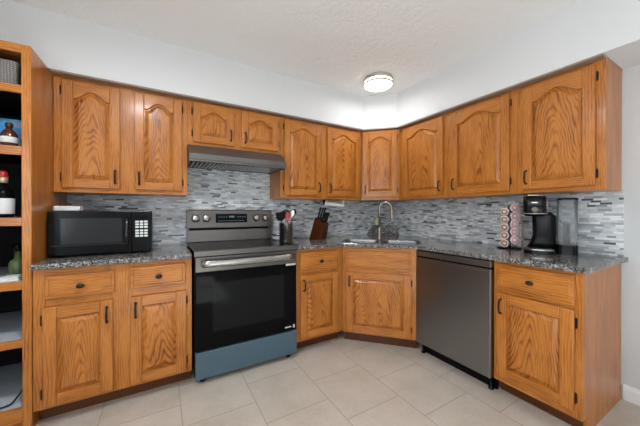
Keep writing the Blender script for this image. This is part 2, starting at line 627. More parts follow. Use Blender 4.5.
def make_handle(parent, x, z, y, length=0.088):
    h = length / 2
    m = MB()
    m.tube([(x, y, z - h), (x, y - 0.020, z - h + 0.004), (x, y - 0.026, z - h + 0.02), (x, y - 0.028, z), (x, y - 0.026, z + h - 0.02), (x, y - 0.020, z + h - 0.004), (x, y, z + h)],
           [0.0065, 0.0055, 0.0055, 0.0065, 0.0055, 0.0055, 0.0065], 8)
    m.lathe([(0.008, 0), (0.008, 0.003), (0.006, 0.004)], (x, y, z - h), 12, 0, True, 'y')
    m.lathe([(0.008, 0), (0.008, 0.003), (0.006, 0.004)], (x, y, z + h), 12, 0, True, 'y')
    return m.build('handle', 'bronze', parent)


def make_knob(parent, x, z, y):
    m = MB()
    m.lathe([(0.006, 0), (0.006, 0.012), (0.013, 0.016), (0.016, 0.021), (0.015, 0.026), (0.009, 0.030), (0.001, 0.031)], (0, 0, 0), 18, 0, True, 'y')
    o = m.build('knob', 'bronze', parent, (x, y, z))
    o.scale = (1.25, 1, 0.85)
    return o


def make_hinge(parent, x, z, y):
    m = MB()
    m.tube([(x, y - 0.004, z - 0.028), (x, y - 0.004, z + 0.028)], 0.0036, 8)
    m.box(x - 0.005, x + 0.005, y - 0.002, y, z - 0.022, z + 0.022)
    return m.build('hinge', 'bronze', parent)


def make_door(cab, x0, x1, z0, z1, yf, hinge, hpos, arch=0.05, st=0.058, name='door'):
    """yf = face of the frame (negative y is out); the door overlays it. hinge 'l'/'r', hpos 'low'/'high'"""
    w, h = x1 - x0, z1 - z0
    T = 0.019
    cx, cz = (x0 + x1) / 2, (z0 + z1) / 2
    a, b = -w / 2, w / 2
    c, d = -h / 2, h / 2
    m = MB()
    m.box(a, a + st, -T, 0, c, d, 0)
    m.box(b - st, b, -T, 0, c, d, 0)
    m.box(a + st, b - st, -T, 0, c, c + st, 1)
    sh = d - (st + 0.004) - arch                      # shoulder height of the opening
    lp = arch_loop(a + st, b - st, c, sh, arch, 0, 0)[2:]
    poly = [(p[0], p[2]) for p in lp] + [(a + st, d), (b - st, d)]
    m.prism(poly, -T, 0, 'y', 1)
    yo = yf - 0.0035
    door = m.build(name, ['oak', 'oak_horizontal'], cab, (cx, yo, cz), bevel=0.004)
    p = MB()
    L = lambda dd, y: arch_loop(a + st - 0.001, b - st + 0.001, c + st - 0.001, sh + 0.001, arch, dd, y)
    p.loft([L(0, -0.001), L(0, -0.003), L(0.008, -0.003), L(0.010, -0.006), L(0.028, -0.0165), L(0.031, -0.0185)], 0)
    p.build('raised_panel', 'oak_panel', door)
    hx = (a if hinge == 'l' else b)
    s = -1 if hinge == 'l' else 1
    for zz in (c + 0.07, d - 0.07):
        make_hinge(door, hx + s * 0.006, zz, 0.0)
    kx = (b - 0.028) if hinge == 'l' else (a + 0.028)
    kz = c + 0.085 if hpos == 'low' else d - 0.085
    make_handle(door, kx, kz, -T)
    return door


def make_drawer(cab, x0, x1, z0, z1, yf, knob=True, name='drawer'):
    w, h = x1 - x0, z1 - z0
    a, b, c, d = -w / 2, w / 2, -h / 2, h / 2
    R = lambda i, y: [(a + i, y, c + i), (b - i, y, c + i), (b - i, y, d - i), (a + i, y, d - i)]
    m = MB()
    m.loft([R(0, 0), R(0, -0.012), R(0.004, -0.0155), R(0.016, -0.0155), R(0.020, -0.0195), R(0.024, -0.020)], 0)
    o = m.build(name, 'oak_horizontal', cab, ((x0 + x1) / 2, yf - 0.0025, (z0 + z1) / 2))
    if knob:
        make_knob(o, 0, 0.0, -0.020)
    return o


def face_frame(cab, w, z0, z1, yf, stiles, rails, t=0.019):
    """stiles: (x0, x1) full height; rails: (x0, x1, z0, z1)"""
    m = MB()
    for a, b in stiles:
        m.box(a, b, yf, yf + t, z0, z1, 0)
    for a, b, c, d in rails:
        m.box(a, b, yf, yf + t, c, d, 1)
    return m.build('face_frame', ['oak', 'oak_horizontal'], cab, bevel=0.0012, seg=1)


# ------------------------------------------------------------------ upper cabinets
UT = SB - 0.0125               # top of the uppers


def upper(label, loc, rz, w, zb, doors, arch=0.05, grp='oak upper wall cabinets'):
    """doors: (x0, x1, z0, z1, hinge) in the cabinet's own frame, x from its left end"""
    r = thing('upper_cabinet', label, 'cabinet', (loc[0], loc[1], zb), rz, grp)
    H = UT - zb
    MB().box(0, w, -UD + 0.0195, -0.0125, 0, H).build('body', 'oak', r, bevel=0.001, seg=1)
    st = [(0, doors[0][0] + 0.010)]
    for k in range(len(doors) - 1):
        st.append((doors[k][1] - 0.010, doors[k + 1][0] + 0.010))
    st.append((doors[-1][1] - 0.010, w))
    rl = []
    for k in range(len(st) - 1):
        rl.append((st[k][1], st[k + 1][0], 0, doors[k][2] - zb + 0.010))
        rl.append((st[k][1], st[k + 1][0], doors[k][3] - zb - 0.010, H))
    face_frame(r, w, 0, H, -UD, st, rl)
    for x0, x1, z0, z1, hg in doors:
        make_door(r, x0, x1, z0 - zb, z1 - zb, -UD, hg, 'low', arch)
    return r


x = -3.183
upper('two-door oak wall cabinet above the black microwave', (x, 0), 0, 0.794, UZ,
      [(-3.140 - x, -2.825 - x, 1.365, 2.082, 'l'), (-2.738 - x, -2.427 - x, 1.365, 2.082, 'r')], 0.052)
x = -2.388
upper('short two-door oak cabinet mounted directly above the range hood', (x, 0), 0, 0.799, 1.732,
      [(-2.347 - x, -2.024 - x, 1.770, 2.092, 'l'), (-1.956 - x, -1.616 - x, 1.770, 2.092, 'r')], 0.045)
x = -1.588
upper('two-door oak wall cabinet between the range hood and the corner', (x, 0), 0, 0.979, UZ,
      [(-1.555 - x, -1.148 - x, 1.365, 2.088, 'l'), (-1.073 - x, -0.647 - x, 1.365, 2.088, 'r')], 0.056)
# right wall: local x runs toward the camera
y = -0.597
upper('two-door oak wall cabinet above the dishwasher, right of the corner', (0, y), -PI / 2, 1.146, UZ,
      [(0.660 + y, 1.139 + y, 1.360, 2.085, 'l'), (1.222 + y, 1.696 + y, 1.360, 2.085, 'r')], 0.056)
y = -1.744
upper('single-door oak wall cabinet at the right end above the coffee maker', (0, y), -PI / 2, 0.461, UZ,
      [(1.780 + y, 2.163 + y, 1.362, 2.083, 'r')], 0.056)
# angled corner cabinet
r = thing('upper_cabinet', 'angled single-door oak wall cabinet in the corner above the sink', 'cabinet', (P0u.x, P0u.y, UZ), math.atan2(dgu.y, dgu.x), 'oak upper wall cabinets')
inv = Matrix.Rotation(-math.atan2(dgu.y, dgu.x), 2)
H = UT - UZ
body = [Vector((-0.6085, -0.013)), Vector((-0.013, -0.013)), Vector((-0.013, -0.5965)), Vector((-UD + 0.012, -0.5965)), Vector((-0.6085, -UD + 0.012))]
loc = [inv @ (p - P0u) for p in body]
MB().prism([(p.x, p.y) for p in loc], 0, H).build('body', 'oak', r)
LU = (P1u - P0u).length
face_frame(r, LU, 0, H, -0.0195, [(0.002, 0.028), (LU - 0.028, LU - 0.002)], [(0.028, LU - 0.028, 0, 0.045), (0.028, LU - 0.028, H - 0.035, H)])
make_door(r, 0.016, LU - 0.024, 0.034, 2.090 - UZ, -0.0195, 'r', 'low', 0.05)

# ------------------------------------------------------------------ range hood
r = thing('range_hood', 'slanted stainless range hood over the stove', 'range hood', (-2.386, 0, 1.592))
w = 0.794
prof = [(-0.012, 0.0), (-0.435, 0.0), (-0.455, 0.008), (-0.462, 0.018), (-0.462, 0.062), (-0.332, 0.139), (-0.332, 0.1085), (-0.012, 0.1085)]
prof = [(-0.012, 0.012), (-0.455, 0.012), (-0.462, 0.018), (-0.462, 0.058), (-0.334, 0.150), (-0.334, 0.136), (-0.012, 0.136)]
MB().prism(prof, 0, w, 'x').build('canopy', 'hood_steel', r, bevel=0.002)
m = MB()
m.box(0, w, -0.462, -0.445, 0, 0.013)
m.box(0, 0.016, -0.445, -0.012, 0, 0.013)
m.box(w - 0.016, w, -0.445, -0.012, 0, 0.013)
m.build('lip', 'hood_steel', r)
MB().box(0.017, w - 0.017, -0.444, -0.013, 0.009, 0.0125).build('underside', 'black_matte', r)
m = MB()
for k in range(24):
    x0 = 0.03 + k * 0.031
    m.prism([(x0, 0.0085), (x0 + 0.016, 0.0085), (x0 + 0.019, 0.002), (x0 + 0.003, 0.002)], -0.40, -0.09, 'y')
m.build('filter', 'steel', r)

# ------------------------------------------------------------------ base cabinets
BF = 0.662                     # face of the base frames
BT = CT - 0.0305               # top of base cabinets
TK = 0.098                     # toe-kick height


def base(label, loc, rz, w, drawers, doors, end_panel=False):
    r = thing('base_cabinet', label, 'cabinet', (loc[0], loc[1], 0), rz, 'oak base cabinets')
    MB().box(0, w - (0.019 if end_panel else 0), -BF + 0.0195, -0.0125, TK, BT).build('body', 'oak', r)
    st = [(0, doors[0][0] + 0.010)]
    for k in range(len(doors) - 1):
        st.append((doors[k][1] - 0.010, doors[k + 1][0] + 0.010))
    st.append((doors[-1][1] - 0.010, w))
    rl = []
    for k in range(len(st) - 1):
        a, b = st[k][1], st[k + 1][0]
        rl += [(a, b, TK, doors[k][2] + 0.010), (a, b, doors[k][3] - 0.010, drawers[k][2] + 0.010), (a, b, drawers[k][3] - 0.010, BT)]
    face_frame(r, w, TK, BT, -BF, st, rl)
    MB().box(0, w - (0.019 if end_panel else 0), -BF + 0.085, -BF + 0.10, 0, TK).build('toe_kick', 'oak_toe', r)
    if end_panel:
        MB().prism([(-0.0125, 0), (-0.0125, BT), (-BF + 0.0195, BT), (-BF + 0.0195, TK), (-BF + 0.075, TK), (-BF + 0.075, 0)], w - 0.0185, w, 'x').build('end_panel', 'oak', r, bevel=0.001, seg=1)
    for x0, x1, z0, z1, kn in drawers:
        make_drawer(r, x0, x1, z0, z1, -BF, kn)
    for x0, x1, z0, z1, hg in doors:
        make_door(r, x0, x1, z0, z1, -BF, hg, 'high', 0.0, 0.060)
    return r


x = -3.181
base('oak base cabinet with two drawers and two doors under the microwave', (x, 0), 0, 0.793,
     [(-3.130 - x, -2.816 - x, 0.712, 0.842, True), (-2.741 - x, -2.428 - x, 0.718, 0.852, True)],
     [(-3.140 - x, -2.826 - x, 0.118, 0.668, 'l'), (-2.738 - x, -2.424 - x, 0.118, 0.668, 'r')])
x = -1.599
base('narrow oak base cabinet with one drawer and door, right of the stove', (x, 0), 0, 0.488,
     [(-1.556 - x, -1.172 - x, 0.690, 0.856, True)],
     [(-1.556 - x, -1.172 - x, 0.122, 0.664, 'r')])
y = -1.764
base('oak base cabinet at the right end beside the dishwasher', (0, y), -PI / 2, 0.442,
     [(0.024, 0.411, 0.702, 0.862, True)],
     [(0.024, 0.411, 0.142, 0.680, 'r')], True)
# angled sink base
P0b, P1b = Vector((-1.110, -BF)), Vector((-BF, -1.138))
dgb = (P1b - P0b).normalized()
angb = math.atan2(dgb.y, dgb.x)
r = thing('base_cabinet', 'angled oak sink cabinet with a wide door and false drawer front in the corner', 'cabinet', (P0b.x, P0b.y, 0), angb, 'oak base cabinets')
inv = Matrix.Rotation(-angb, 2)
LB = (P1b - P0b).length
def locp(p): 
    q = inv @ (Vector(p) - P0b)
    return (q.x, q.y)
MB().prism([locp(p) for p in ((-1.1105, -0.013), (-0.70, -0.013), (-0.013, -0.70), (-0.013, -1.1385), (-BF + 0.010, -1.1385), (-1.1105, -BF + 0.010))], TK, 0.66).build('body', 'oak', r)
face_frame(r, LB, TK, BT, -0.0195, [(0.002, 0.050), (LB - 0.064, LB - 0.002)], [(0.05, LB - 0.064, TK, 0.125), (0.05, LB - 0.064, 0.645, 0.70), (0.05, LB - 0.064, 0.84, BT)])
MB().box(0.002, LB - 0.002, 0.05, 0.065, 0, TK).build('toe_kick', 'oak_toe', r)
make_drawer(r, 0.040, LB - 0.054, 0.692, 0.850, -0.0195, False, 'false_drawer_front')
make_door(r, 0.040, LB - 0.054, 0.112, 0.658, -0.0195, 'r', 'high', 0.0, 0.060)

# ------------------------------------------------------------------ counters
CF = 0.702
tag(MB().box(-3.181, -2.389, -CF, -0.0105, BT + 0.0005, CT).build('countertop', 'granite', bevel=0.004), 'speckled granite countertop slab under the black microwave', 'countertop')

nb = Vector((-dgb.y, dgb.x))
if nb.x + nb.y < 0:
    nb = -nb                    # into the corner
fm = (P0b + P1b) / 2 - nb * 0.045          # middle of the angled front edge of the counter
# where that edge meets the straight fronts
e0 = fm + dgb * ((-CF - fm.y) / dgb.y)
e1 = fm + dgb * ((-CF - fm.x) / dgb.x)
outline = [(-1.600, -0.0105), (-1.600, -CF), (e0.x, -CF), (-CF, e1.y), (-CF, -2.236), (-0.0105, -2.236), (-0.0105, -0.0105)]


def dg(t_, n_):                 # along / into the corner from the angled edge
    p = fm + dgb * t_ + nb * n_
    return (p.x, p.y)


basins = []
for a, b in ((-0.365, -0.018), (0.018, 0.365)):
    basins.append([dg(t_, n_) for t_, n_ in rrect(a, b, 0.095, 0.455, 0.05, 4)])
bm = bmesh.new()
def ring(pts, z):
    vs = [bm.verts.new((p[0], p[1], z)) for p in pts]
    es = [bm.edges.new((vs[i], vs[(i + 1) % len(vs)])) for i in range(len(vs))]
    return vs, es
tops, bots = [], []
for z, store in ((CT, tops), (BT + 0.0005, bots)):
    ed = []
    for pts in [outline] + basins:
        vs, es = ring(pts, z)
        store.append(vs)
        ed += es
    bmesh.ops.triangle_fill(bm, use_beauty=True, use_dissolve=False, edges=ed)
for a, b in zip(tops, bots):
    for i in range(len(a)):
        j = (i + 1) % len(a)
        bm.faces.new((a[i], a[j], b[j], b[i]))
bmesh.ops.recalc_face_normals(bm, faces=bm.faces)
me = bpy.data.meshes.new('countertop')
bm.to_mesh(me)
bm.free()
me.materials.append(M['granite'])
o = bpy.data.objects.new('countertop', me)
COL.objects.link(o)
bv = o.modifiers.new('bevel', 'BEVEL')
bv.width, bv.segments, bv.limit_method, bv.angle_limit = 0.004, 2, 'ANGLE', math.radians(40)
tag(o, 'long speckled granite countertop wrapping the corner around the sink to the right wall', 'countertop')

# raised granite ledge across the corner behind the faucet
m = MB()
lo = [(-0.285, -0.0105), (-0.0105, -0.0105), (-0.0105, -0.315)]
hi = [(-0.180, -0.0105), (-0.0105, -0.0105), (-0.0105, -0.262)]
m.loft([[(p[0], p[1], CT) for p in lo], [(p[0], p[1], CT + 0.118) for p in hi]], 0)
tag(m.build('corner_ledge', 'granite', bevel=0.003), 'raised granite ledge across the corner behind the faucet', 'ledge')

# ------------------------------------------------------------------ sink and faucet
c0 = dg(0, 0.275)
r = thing('kitchen_sink', 'double-bowl stainless sink set into the corner counter', 'sink', (c0[0], c0[1], CT), angb)
for a, b in ((-0.362, -0.021), (0.021, 0.362)):
    m = MB()
    L = lambda i, z: [(px, py, z) for px, py in rrect(a + i, b - i, -0.177 + i, 0.177 - i, 0.047, 4)]
    m.loft([L(-0.002, -0.0315), L(0, -0.0315), L(0, -0.006), L(0.004, -0.006), L(0.010, -0.16), L(0.04, -0.178), L(0.10, -0.182)], 0, False, True)
    bo = m.build('basin', 'steel', r)
    MB().lathe([(0.04, 0), (0.04, 0.003), (0.03, 0.004), (0.028, 0.001)], ((a + b) / 2, 0.0, -0.182), 20).build('drain', 'chrome', bo)

f0 = dg(-0.03, 0.515)
r = thing('faucet', 'tall gooseneck pull-down faucet behind the corner sink', 'faucet', (f0[0], f0[1], CT))
m = MB()
m.lathe([(0.030, 0), (0.030, 0.006), (0.024, 0.010), (0.0185, 0.018), (0.0185, 0.11), (0.015, 0.118)], (0, 0, 0), 22)
m.build('base', 'nickel', r)
sd = Vector((0.60, -0.80, 0)).normalized()          # spout direction, toward the room and to the right
pts = [(0, 0, 0.11), (0, 0, 0.30)]
R = 0.062
for k in range(0, 13):
    a = PI - (PI * 1.02) * k / 12
    pts.append(tuple(sd * (R + R * math.cos(a)) + Vector((0, 0, 0.325 + R * math.sin(a)))))
pts.append(tuple(sd * (2 * R + 0.004) + Vector((0, 0, 0.30))))
MB().tube(pts, 0.0125, 12).build('spout', 'nickel', r)
tip = sd * (2 * R + 0.004)
MB().lathe([(0.013, 0.303), (0.0165, 0.297), (0.0175, 0.25), (0.0195, 0.215), (0.018, 0.210), (0.006, 0.210)], tuple(tip), 18).build('spray_head', 'nickel', r)
hd = Vector((0.86, -0.5, 0)).normalized()
MB().tube([tuple(hd * 0.015 + Vector((0, 0, 0.065))), tuple(hd * 0.045 + Vector((0, 0, 0.067))), tuple(hd * 0.10 + Vector((0, 0, 0.074)))], [0.012, 0.009, 0.006], 10).build('handle', 'nickel', r)

r = thing('soap_bottle', 'small cream soap bottle on the granite corner ledge', 'bottle', (-0.145, -0.062, CT + 0.1185))
MB().lathe([(0.030, 0), (0.033, 0.006), (0.034, 0.05), (0.028, 0.075), (0.014, 0.088), (0.012, 0.092)], (0, 0, 0), 20).build('body', 'cream_plastic', r)
MB().lathe([(0.013, 0.091), (0.013, 0.106), (0.005, 0.108), (0.005, 0.130), (0.010, 0.131), (0.010, 0.138), (0.001, 0.139)], (0, 0, 0), 14).build('cap', 'yellow_plastic', r)

# ------------------------------------------------------------------ the range
SX0, SX1 = -2.372, -1.603
sw = SX1 - SX0
r = thing('stove', 'freestanding electric stove with black oven door and blue film on its drawer', 'stove', (SX0, 0, 0))
MB().box(0, sw, -0.665, -0.035, 0.035, 0.905).build('body', 'black_matte', r, bevel=0.002)
m = MB()
m.box(-0.004, sw + 0.004, -0.70, -0.035, 0.906, 0.929)
ct = m.build('cooktop', 'black_glass', r, bevel=0.003)
m = MB()
m.box(-0.006, sw + 0.006, -0.722, -0.700, 0.894, 0.931)
m.box(-0.006, 0.006, -0.70, -0.05, 0.9295, 0.933)
m.box(sw - 0.006, sw + 0.006, -0.70, -0.05, 0.9295, 0.933)
m.build('cooktop_trim', 'dark_steel', r, bevel=0.003)
for bx, by, br_ in ((0.19, -0.52, 0.105), (0.57, -0.52, 0.085), (0.19, -0.25, 0.08), (0.57, -0.25, 0.1)):
    m = MB()
    m.lathe([(br_, 0.9288), (br_, 0.9294), (br_ - 0.003, 0.9294), (br_ - 0.003, 0.9288)], (bx, by, 0), 36, cap=False)
    m.build('burner_ring', 'mesh_glass', ct)
# backguard: lower riser, dark slot, tilted control panel
m = MB()
m.prism([(-0.036, 0.930), (-0.086, 0.930), (-0.080, 1.036), (-0.036, 1.036)], -0.002, sw + 0.002, 'x')
bg = m.build('backguard', 'dark_steel', r, bevel=0.003)
MB().box(0.02, sw - 0.02, -0.066, -0.036, 1.036, 1.056).build('vent_slot', 'black_matte', bg)
m = MB()
m.prism([(-0.030, 1.052), (-0.095, 1.052), (-0.098, 1.058), (-0.080, 1.216), (-0.072, 1.222), (-0.030, 1.222)], -0.006, sw + 0.006, 'x')
cp = m.build('control_panel', 'dark_steel', r, bevel=0.003)
tilt = math.atan2(0.018, 0.158)
def onpanel(z):                                     # y of the tilted face at height z
    return -0.098 + 0.018 * (z - 1.058) / 0.158
zz = 1.142
m = MB().box(-0.145, 0.145, -0.003, 0, -0.042, 0.042)
dp = m.build('display', 'display_dark', cp, (sw / 2 - 0.004, onpanel(zz) - 0.0005, zz), (-tilt, 0, 0))
m = MB()
for k in range(4):
    m.box(-0.022 + k * 0.012, -0.014 + k * 0.012, -0.0036, -0.003, 0.006, 0.022)
for k in range(11):
    m.box(-0.12 + k * 0.022, -0.108 + k * 0.022, -0.0036, -0.003, -0.026, -0.022)
for k in range(4):
    m.box(-0.12 + k * 0.022, -0.108 + k * 0.022, -0.0036, -0.003, 0.010, 0.014)
    m.box(0.05 + k * 0.022, 0.062 + k * 0.022, -0.0036, -0.003, 0.010, 0.014)
m.build('digits', 'display_digits', dp)
for kx in (0.066, 0.156, 0.617, 0.707):
    m = MB()
    m.lathe([(0.034, 0), (0.034, 0.006), (0.029, 0.010), (0.0275, 0.030), (0.024, 0.033), (0.001, 0.0335)], (0, 0, 0), 26, 0, True, 'y')
    m.box(-0.0035, 0.0035, -0.0355, -0.030, -0.024, 0.024)
    m.build('knob', 'steel', cp, (kx, onpanel(zz), zz), (-tilt, 0, 0))
# oven door
DF = -0.706
od = MB().box(0.004, sw - 0.004, DF, -0.667, 0.235, 0.886).build('oven_door', 'black_glass', r, bevel=0.004)
m = MB().box(0.003, sw - 0.003, DF - 0.004, -0.690, 0.783, 0.888)
m.build('top_rail', 'dark_steel', od, bevel=0.003)
MB().box(0.115, sw - 0.115, DF - 0.0008, DF + 0.002, 0.355, 0.70).build('window', 'smoked_glass', od)
m = MB()
hp = []
for k in range(15):
    s = -1 + 2 * k / 14
    hp.append((sw / 2 + s * (sw / 2 - 0.045), DF - 0.052 + 0.012 * s * s, 0.843))
m.tube([(0.045, DF, 0.843)] + hp + [(sw - 0.045, DF, 0.843)], [0.010] + [0.0125] * 15 + [0.010], 14, 0, 1.9)
m.build('handle', 'steel', od)
MB().box(sw - 0.10, sw - 0.015, DF - 0.0048, DF - 0.004, 0.767, 0.7825).build('sticker', 'paper_label', od)
m = MB()
for k in range(4):
    m.box(sw - 0.105 + k * 0.014, sw - 0.094 + k * 0.014, DF - 0.0008, DF + 0.001, 0.262, 0.272)
m.box(sw - 0.035, sw - 0.020, DF - 0.0008, DF + 0.001, 0.254, 0.280)
m.build('badge', 'button_grey', od)
MB().box(0.002, sw - 0.002, DF - 0.002, -0.667, 0.040, 0.228).build('drawer', 'blue_film', r, bevel=0.004)
for fx in (0.055, sw - 0.055):
    for fy in (-0.65, -0.10):
        MB().lathe([(0.020, 0), (0.020, 0.012), (0.012, 0.016), (0.012, 0.036)], (fx, fy, 0), 14).build('foot', 'black_plastic', r)

# ------------------------------------------------------------------ dishwasher
r = thing('dishwasher', 'dark stainless dishwasher built in under the counter', 'dishwasher', (0, -1.147, 0), -PI / 2)
w = 0.614
MB().box(0.002, w - 0.002, -0.655, -0.05, 0.10, 0.872).build('body', 'black_matte', r)
m = MB()
m.box(0.002, w - 0.002, -0.694, -0.656, 0.098, 0.818)
dd = m.build('door', 'dishwasher_steel', r, bevel=0.005)
MB().box(0.002, w - 0.002, -0.694, -0.656, 0.832, 0.872).build('top_strip', 'dishwasher_steel', dd, bevel=0.003)
MB().box(0.002, w - 0.002, -0.676, -0.656, 0.818, 0.832).build('handle_recess', 'black_plastic', dd)
m = MB()
m.prism([(-0.698, 0.800), (-0.6935, 0.796), (-0.6935, 0.822), (-0.698, 0.820)], 0.07, w - 0.05, 'x')
m.build('handle_lip', 'dishwasher_steel', dd)
MB().box(0.002, w - 0.002, -0.612, -0.59, 0.0, 0.0975).build('toe_panel', 'black_plastic', r)
for fx in (0.03, w - 0.03):
    m = MB()
    m.lathe([(0.018, 0), (0.018, 0.010), (0.010, 0.014), (0.010, 0.0975)], (fx, -0.632, 0), 14)
    m.build('foot', 'black_plastic', r)

# ------------------------------------------------------------------ tall open shelf unit
TX1, TW, TZ = -3.185, 0.765, 2.106
r = thing('tall_shelf_unit', 'tall open oak shelf unit at the left edge beside the counter', 'shelf unit', (TX1 - TW, 0, 0))
m = MB()
m.box(TW - 0.018, TW, -0.641, -0.012, 0, TZ)
m.box(0, 0.018, -0.641, -0.012, 0, TZ)
m.box(0.018, TW - 0.018, -0.641, -0.012, TZ - 0.018, TZ)
m.build('body', 'oak', r, bevel=0.001, seg=1)
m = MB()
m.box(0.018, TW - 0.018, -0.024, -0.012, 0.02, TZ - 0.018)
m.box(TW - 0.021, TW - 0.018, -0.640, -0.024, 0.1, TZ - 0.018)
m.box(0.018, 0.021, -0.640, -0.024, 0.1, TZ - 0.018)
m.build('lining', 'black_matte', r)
rails = [(2.060, TZ), (1.844, 1.886), (1.509, 1.556), (1.126, 1.171), (0.780, 0.824), (0.466, 0.507), (0.06, 0.138)]
m = MB()
m.box(TW - 0.038, TW, -0.660, -0.641, 0, TZ, 0)
m.box(0, 0.038, -0.660, -0.641, 0, TZ, 0)
for a, b in rails:
    m.box(0.038, TW - 0.038, -0.660, -0.641, a, b, 1)
m.box(0.038, TW - 0.038, -0.60, -0.585, 0, 0.06, 1)
m.build('face_frame', ['oak', 'oak_horizontal'], r, bevel=0.0012, seg=1)
SHELF = []
for a, b in rails[1:]:
    m = MB().box(0.0215, TW - 0.0215, -0.641, -0.0245, b - 0.020, b - 0.001)
    m.m[1] = 1                # only the top face is lined
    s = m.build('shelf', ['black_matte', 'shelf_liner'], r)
    SHELF.append(b - 0.001)
m = MB()
m.tube([(TW - 0.022, -0.45, 1.075), (TW - 0.034, -0.45, 1.075)], 0.012, 10)
m.build('shelf_pin', 'oak', r)

TXL = TX1 - TW
# contents
r = thing('storage_basket', 'grey woven storage basket on the top shelf of the tall unit', 'basket', (-3.425, -0.485, SHELF[0] + 0.0005))
m = MB()
L = lambda hx, hy, z: [(px, py, z) for px, py in rrect(-hx, hx, -hy, hy, 0.02, 4)]
m.loft([L(0.165, 0.125, 0), L(0.172, 0.132, 0.131), L(0.166, 0.126, 0.131), L(0.160, 0.120, 0.010)], 0, True, True)
m.build('body', 'woven', r)
m = MB()
m.loft([L(0.175, 0.135, 0.124), L(0.175, 0.135, 0.138), L(0.165, 0.125, 0.138), L(0.165, 0.125, 0.124)], 0, False, False)
m.build('rim', 'woven', r)

m = MB().box(-0.15, 0.11, -0.03, 0.03, 0, 0.195)
tag(m.build('storage_box', 'printed_blue', None, (-3.375, -0.40, SHELF[1] + 0.0005), bevel=0.002), 'blue printed carton standing behind the brown bottles on the shelf', 'box')


def bottle(name, label, loc, prof, glass, capp, capm, lab=None, labm='paper_label', rot=0.0, group=None, collar=None):
    r = thing(name, label, 'bottle', loc, rot, group)
    MB().lathe(prof, (0, 0, 0), 24).build('body', glass, r)
    MB().lathe(capp, (0, 0, 0), 16).build('cap', capm, r)
    if collar:
        MB().lathe(collar, (0, 0, 0), 16).build('collar', 'gold_band', r)
    if lab:
        rr, z0, z1 = lab
        MB().lathe([(rr, z0), (rr + 0.0006, z0 + 0.001), (rr + 0.0006, z1 - 0.001), (rr, z1)], (0, 0, 0), 24).build('label', labm, r)
    return r


bottle('bottle', 'squat brown glass bottle with a pale label in front of the blue carton', (-3.297, -0.575, SHELF[1] + 0.0005),
       [(0.030, 0), (0.034, 0.004), (0.034, 0.072), (0.024, 0.092), (0.013, 0.102), (0.013, 0.120)], 'brown_glass',
       [(0.016, 0.116), (0.016, 0.136), (0.012, 0.138)], 'brown_glass', (0.0343, 0.026, 0.058))
bottle('bottle', 'slim brown bottle nearest the frame stile, right of the squat one', (-3.262, -0.50, SHELF[1] + 0.0005),
       [(0.014, 0), (0.015, 0.004), (0.015, 0.060), (0.010, 0.074), (0.008, 0.084)], 'brown_glass',
       [(0.009, 0.082), (0.009, 0.096), (0.006, 0.098)], 'red_plastic')
bottle('bottle', 'dark liquor bottle with a red cap and white label on the third shelf', (-3.325, -0.57, SHELF[2] + 0.0005),
       [(0.041, 0), (0.045, 0.004), (0.045, 0.125), (0.038, 0.150), (0.017, 0.172), (0.0155, 0.200)], 'black_glass',
       [(0.021, 0.222), (0.022, 0.226), (0.019, 0.250), (0.010, 0.258)], 'red_plastic', (0.0454, 0.020, 0.105),
       collar=[(0.0165, 0.190), (0.0215, 0.196), (0.0215, 0.222), (0.015, 0.223)])
r = bottle('jar', 'greenish glass bottle with a dark neck on the fourth shelf', (-3.298, -0.475, SHELF[3] + 0.0005),
           [(0.034, 0), (0.038, 0.004), (0.038, 0.080), (0.030, 0.096), (0.015, 0.108), (0.014, 0.150)], 'green_glass',
           [(0.016, 0.148), (0.016, 0.190), (0.012, 0.192)], 'black_plastic')
r['category'] = 'jar'
m = MB()
for k, (a, b) in enumerate(((0.0, 0.012), (0.012, 0.022))):
    m.rbox(-0.045 + 0.006 * k, 0.045 - 0.004 * k, -0.05 + 0.004 * k, 0.05 - 0.006 * k, a, b, 0.008)
tag(m.build('folded_cloth', 'towel_white', None, (-3.292, -0.575, SHELF[3] + 0.0005), (0, 0, 0.0), bevel=0.004), 'small folded white cloth on the fourth shelf, before the green bottle', 'cloth')
m = MB()
pts = []
for k in range(40):
    a = k / 39
    pts.append((-3.30 + 0.075 * math.sin(a * 5.0), -0.50 + 0.10 * math.cos(a * 4.4) - 0.03 * a, 0.145 + 0.17 * max(0, 1 - abs(a - 0.25) * 3.0)))
m.tube(pts, 0.0045, 8)
tag(m.build('power_cord', 'cord_black', None), 'black cord lying on the bottom shelf of the tall unit', 'cord')

# ------------------------------------------------------------------ microwave
MX0, MX1, MF = -3.172, -2.634, -0.478
mw, mh, mz = MX1 - MX0, 0.292, CT + 0.0005
r = thing('microwave', 'black countertop microwave on the left counter', 'microwave', (MX0, 0, mz))
MB().box(0, mw, MF + 0.028, -0.09, 0.010, mh).build('body', 'black_matte', r, bevel=0.004)
m = MB().box(0, 0.426, MF, MF + 0.0275, 0.012, mh)
d = m.build('door', 'black_plastic', r, bevel=0.005)
MB().box(0.062, 0.372, MF - 0.0012, MF + 0.004, 0.082, 0.245).build('window', 'mesh_glass', d)
m = MB()
m.box(0.012, 0.400, MF - 0.004, MF + 0.002, 0.070, 0.077)
m.build('trim_line', 'mesh_glass', d, bevel=0.002)
m = MB()
m.tube([(0.400, MF, 0.055), (0.400, MF - 0.022, 0.062), (0.400, MF - 0.026, 0.150), (0.400, MF - 0.022, 0.238), (0.400, MF, 0.245)], [0.009, 0.010, 0.011, 0.010, 0.009], 10)
m.build('handle', 'gloss_black', d)
cpn = MB().box(0.427, mw, MF, MF + 0.0275, 0.012, mh).build('control_panel', 'black_plastic', r, bevel=0.004)
MB().box(0.443, mw - 0.016, MF - 0.001, MF + 0.002, 0.238, 0.262).build('display', 'display_dark', cpn)
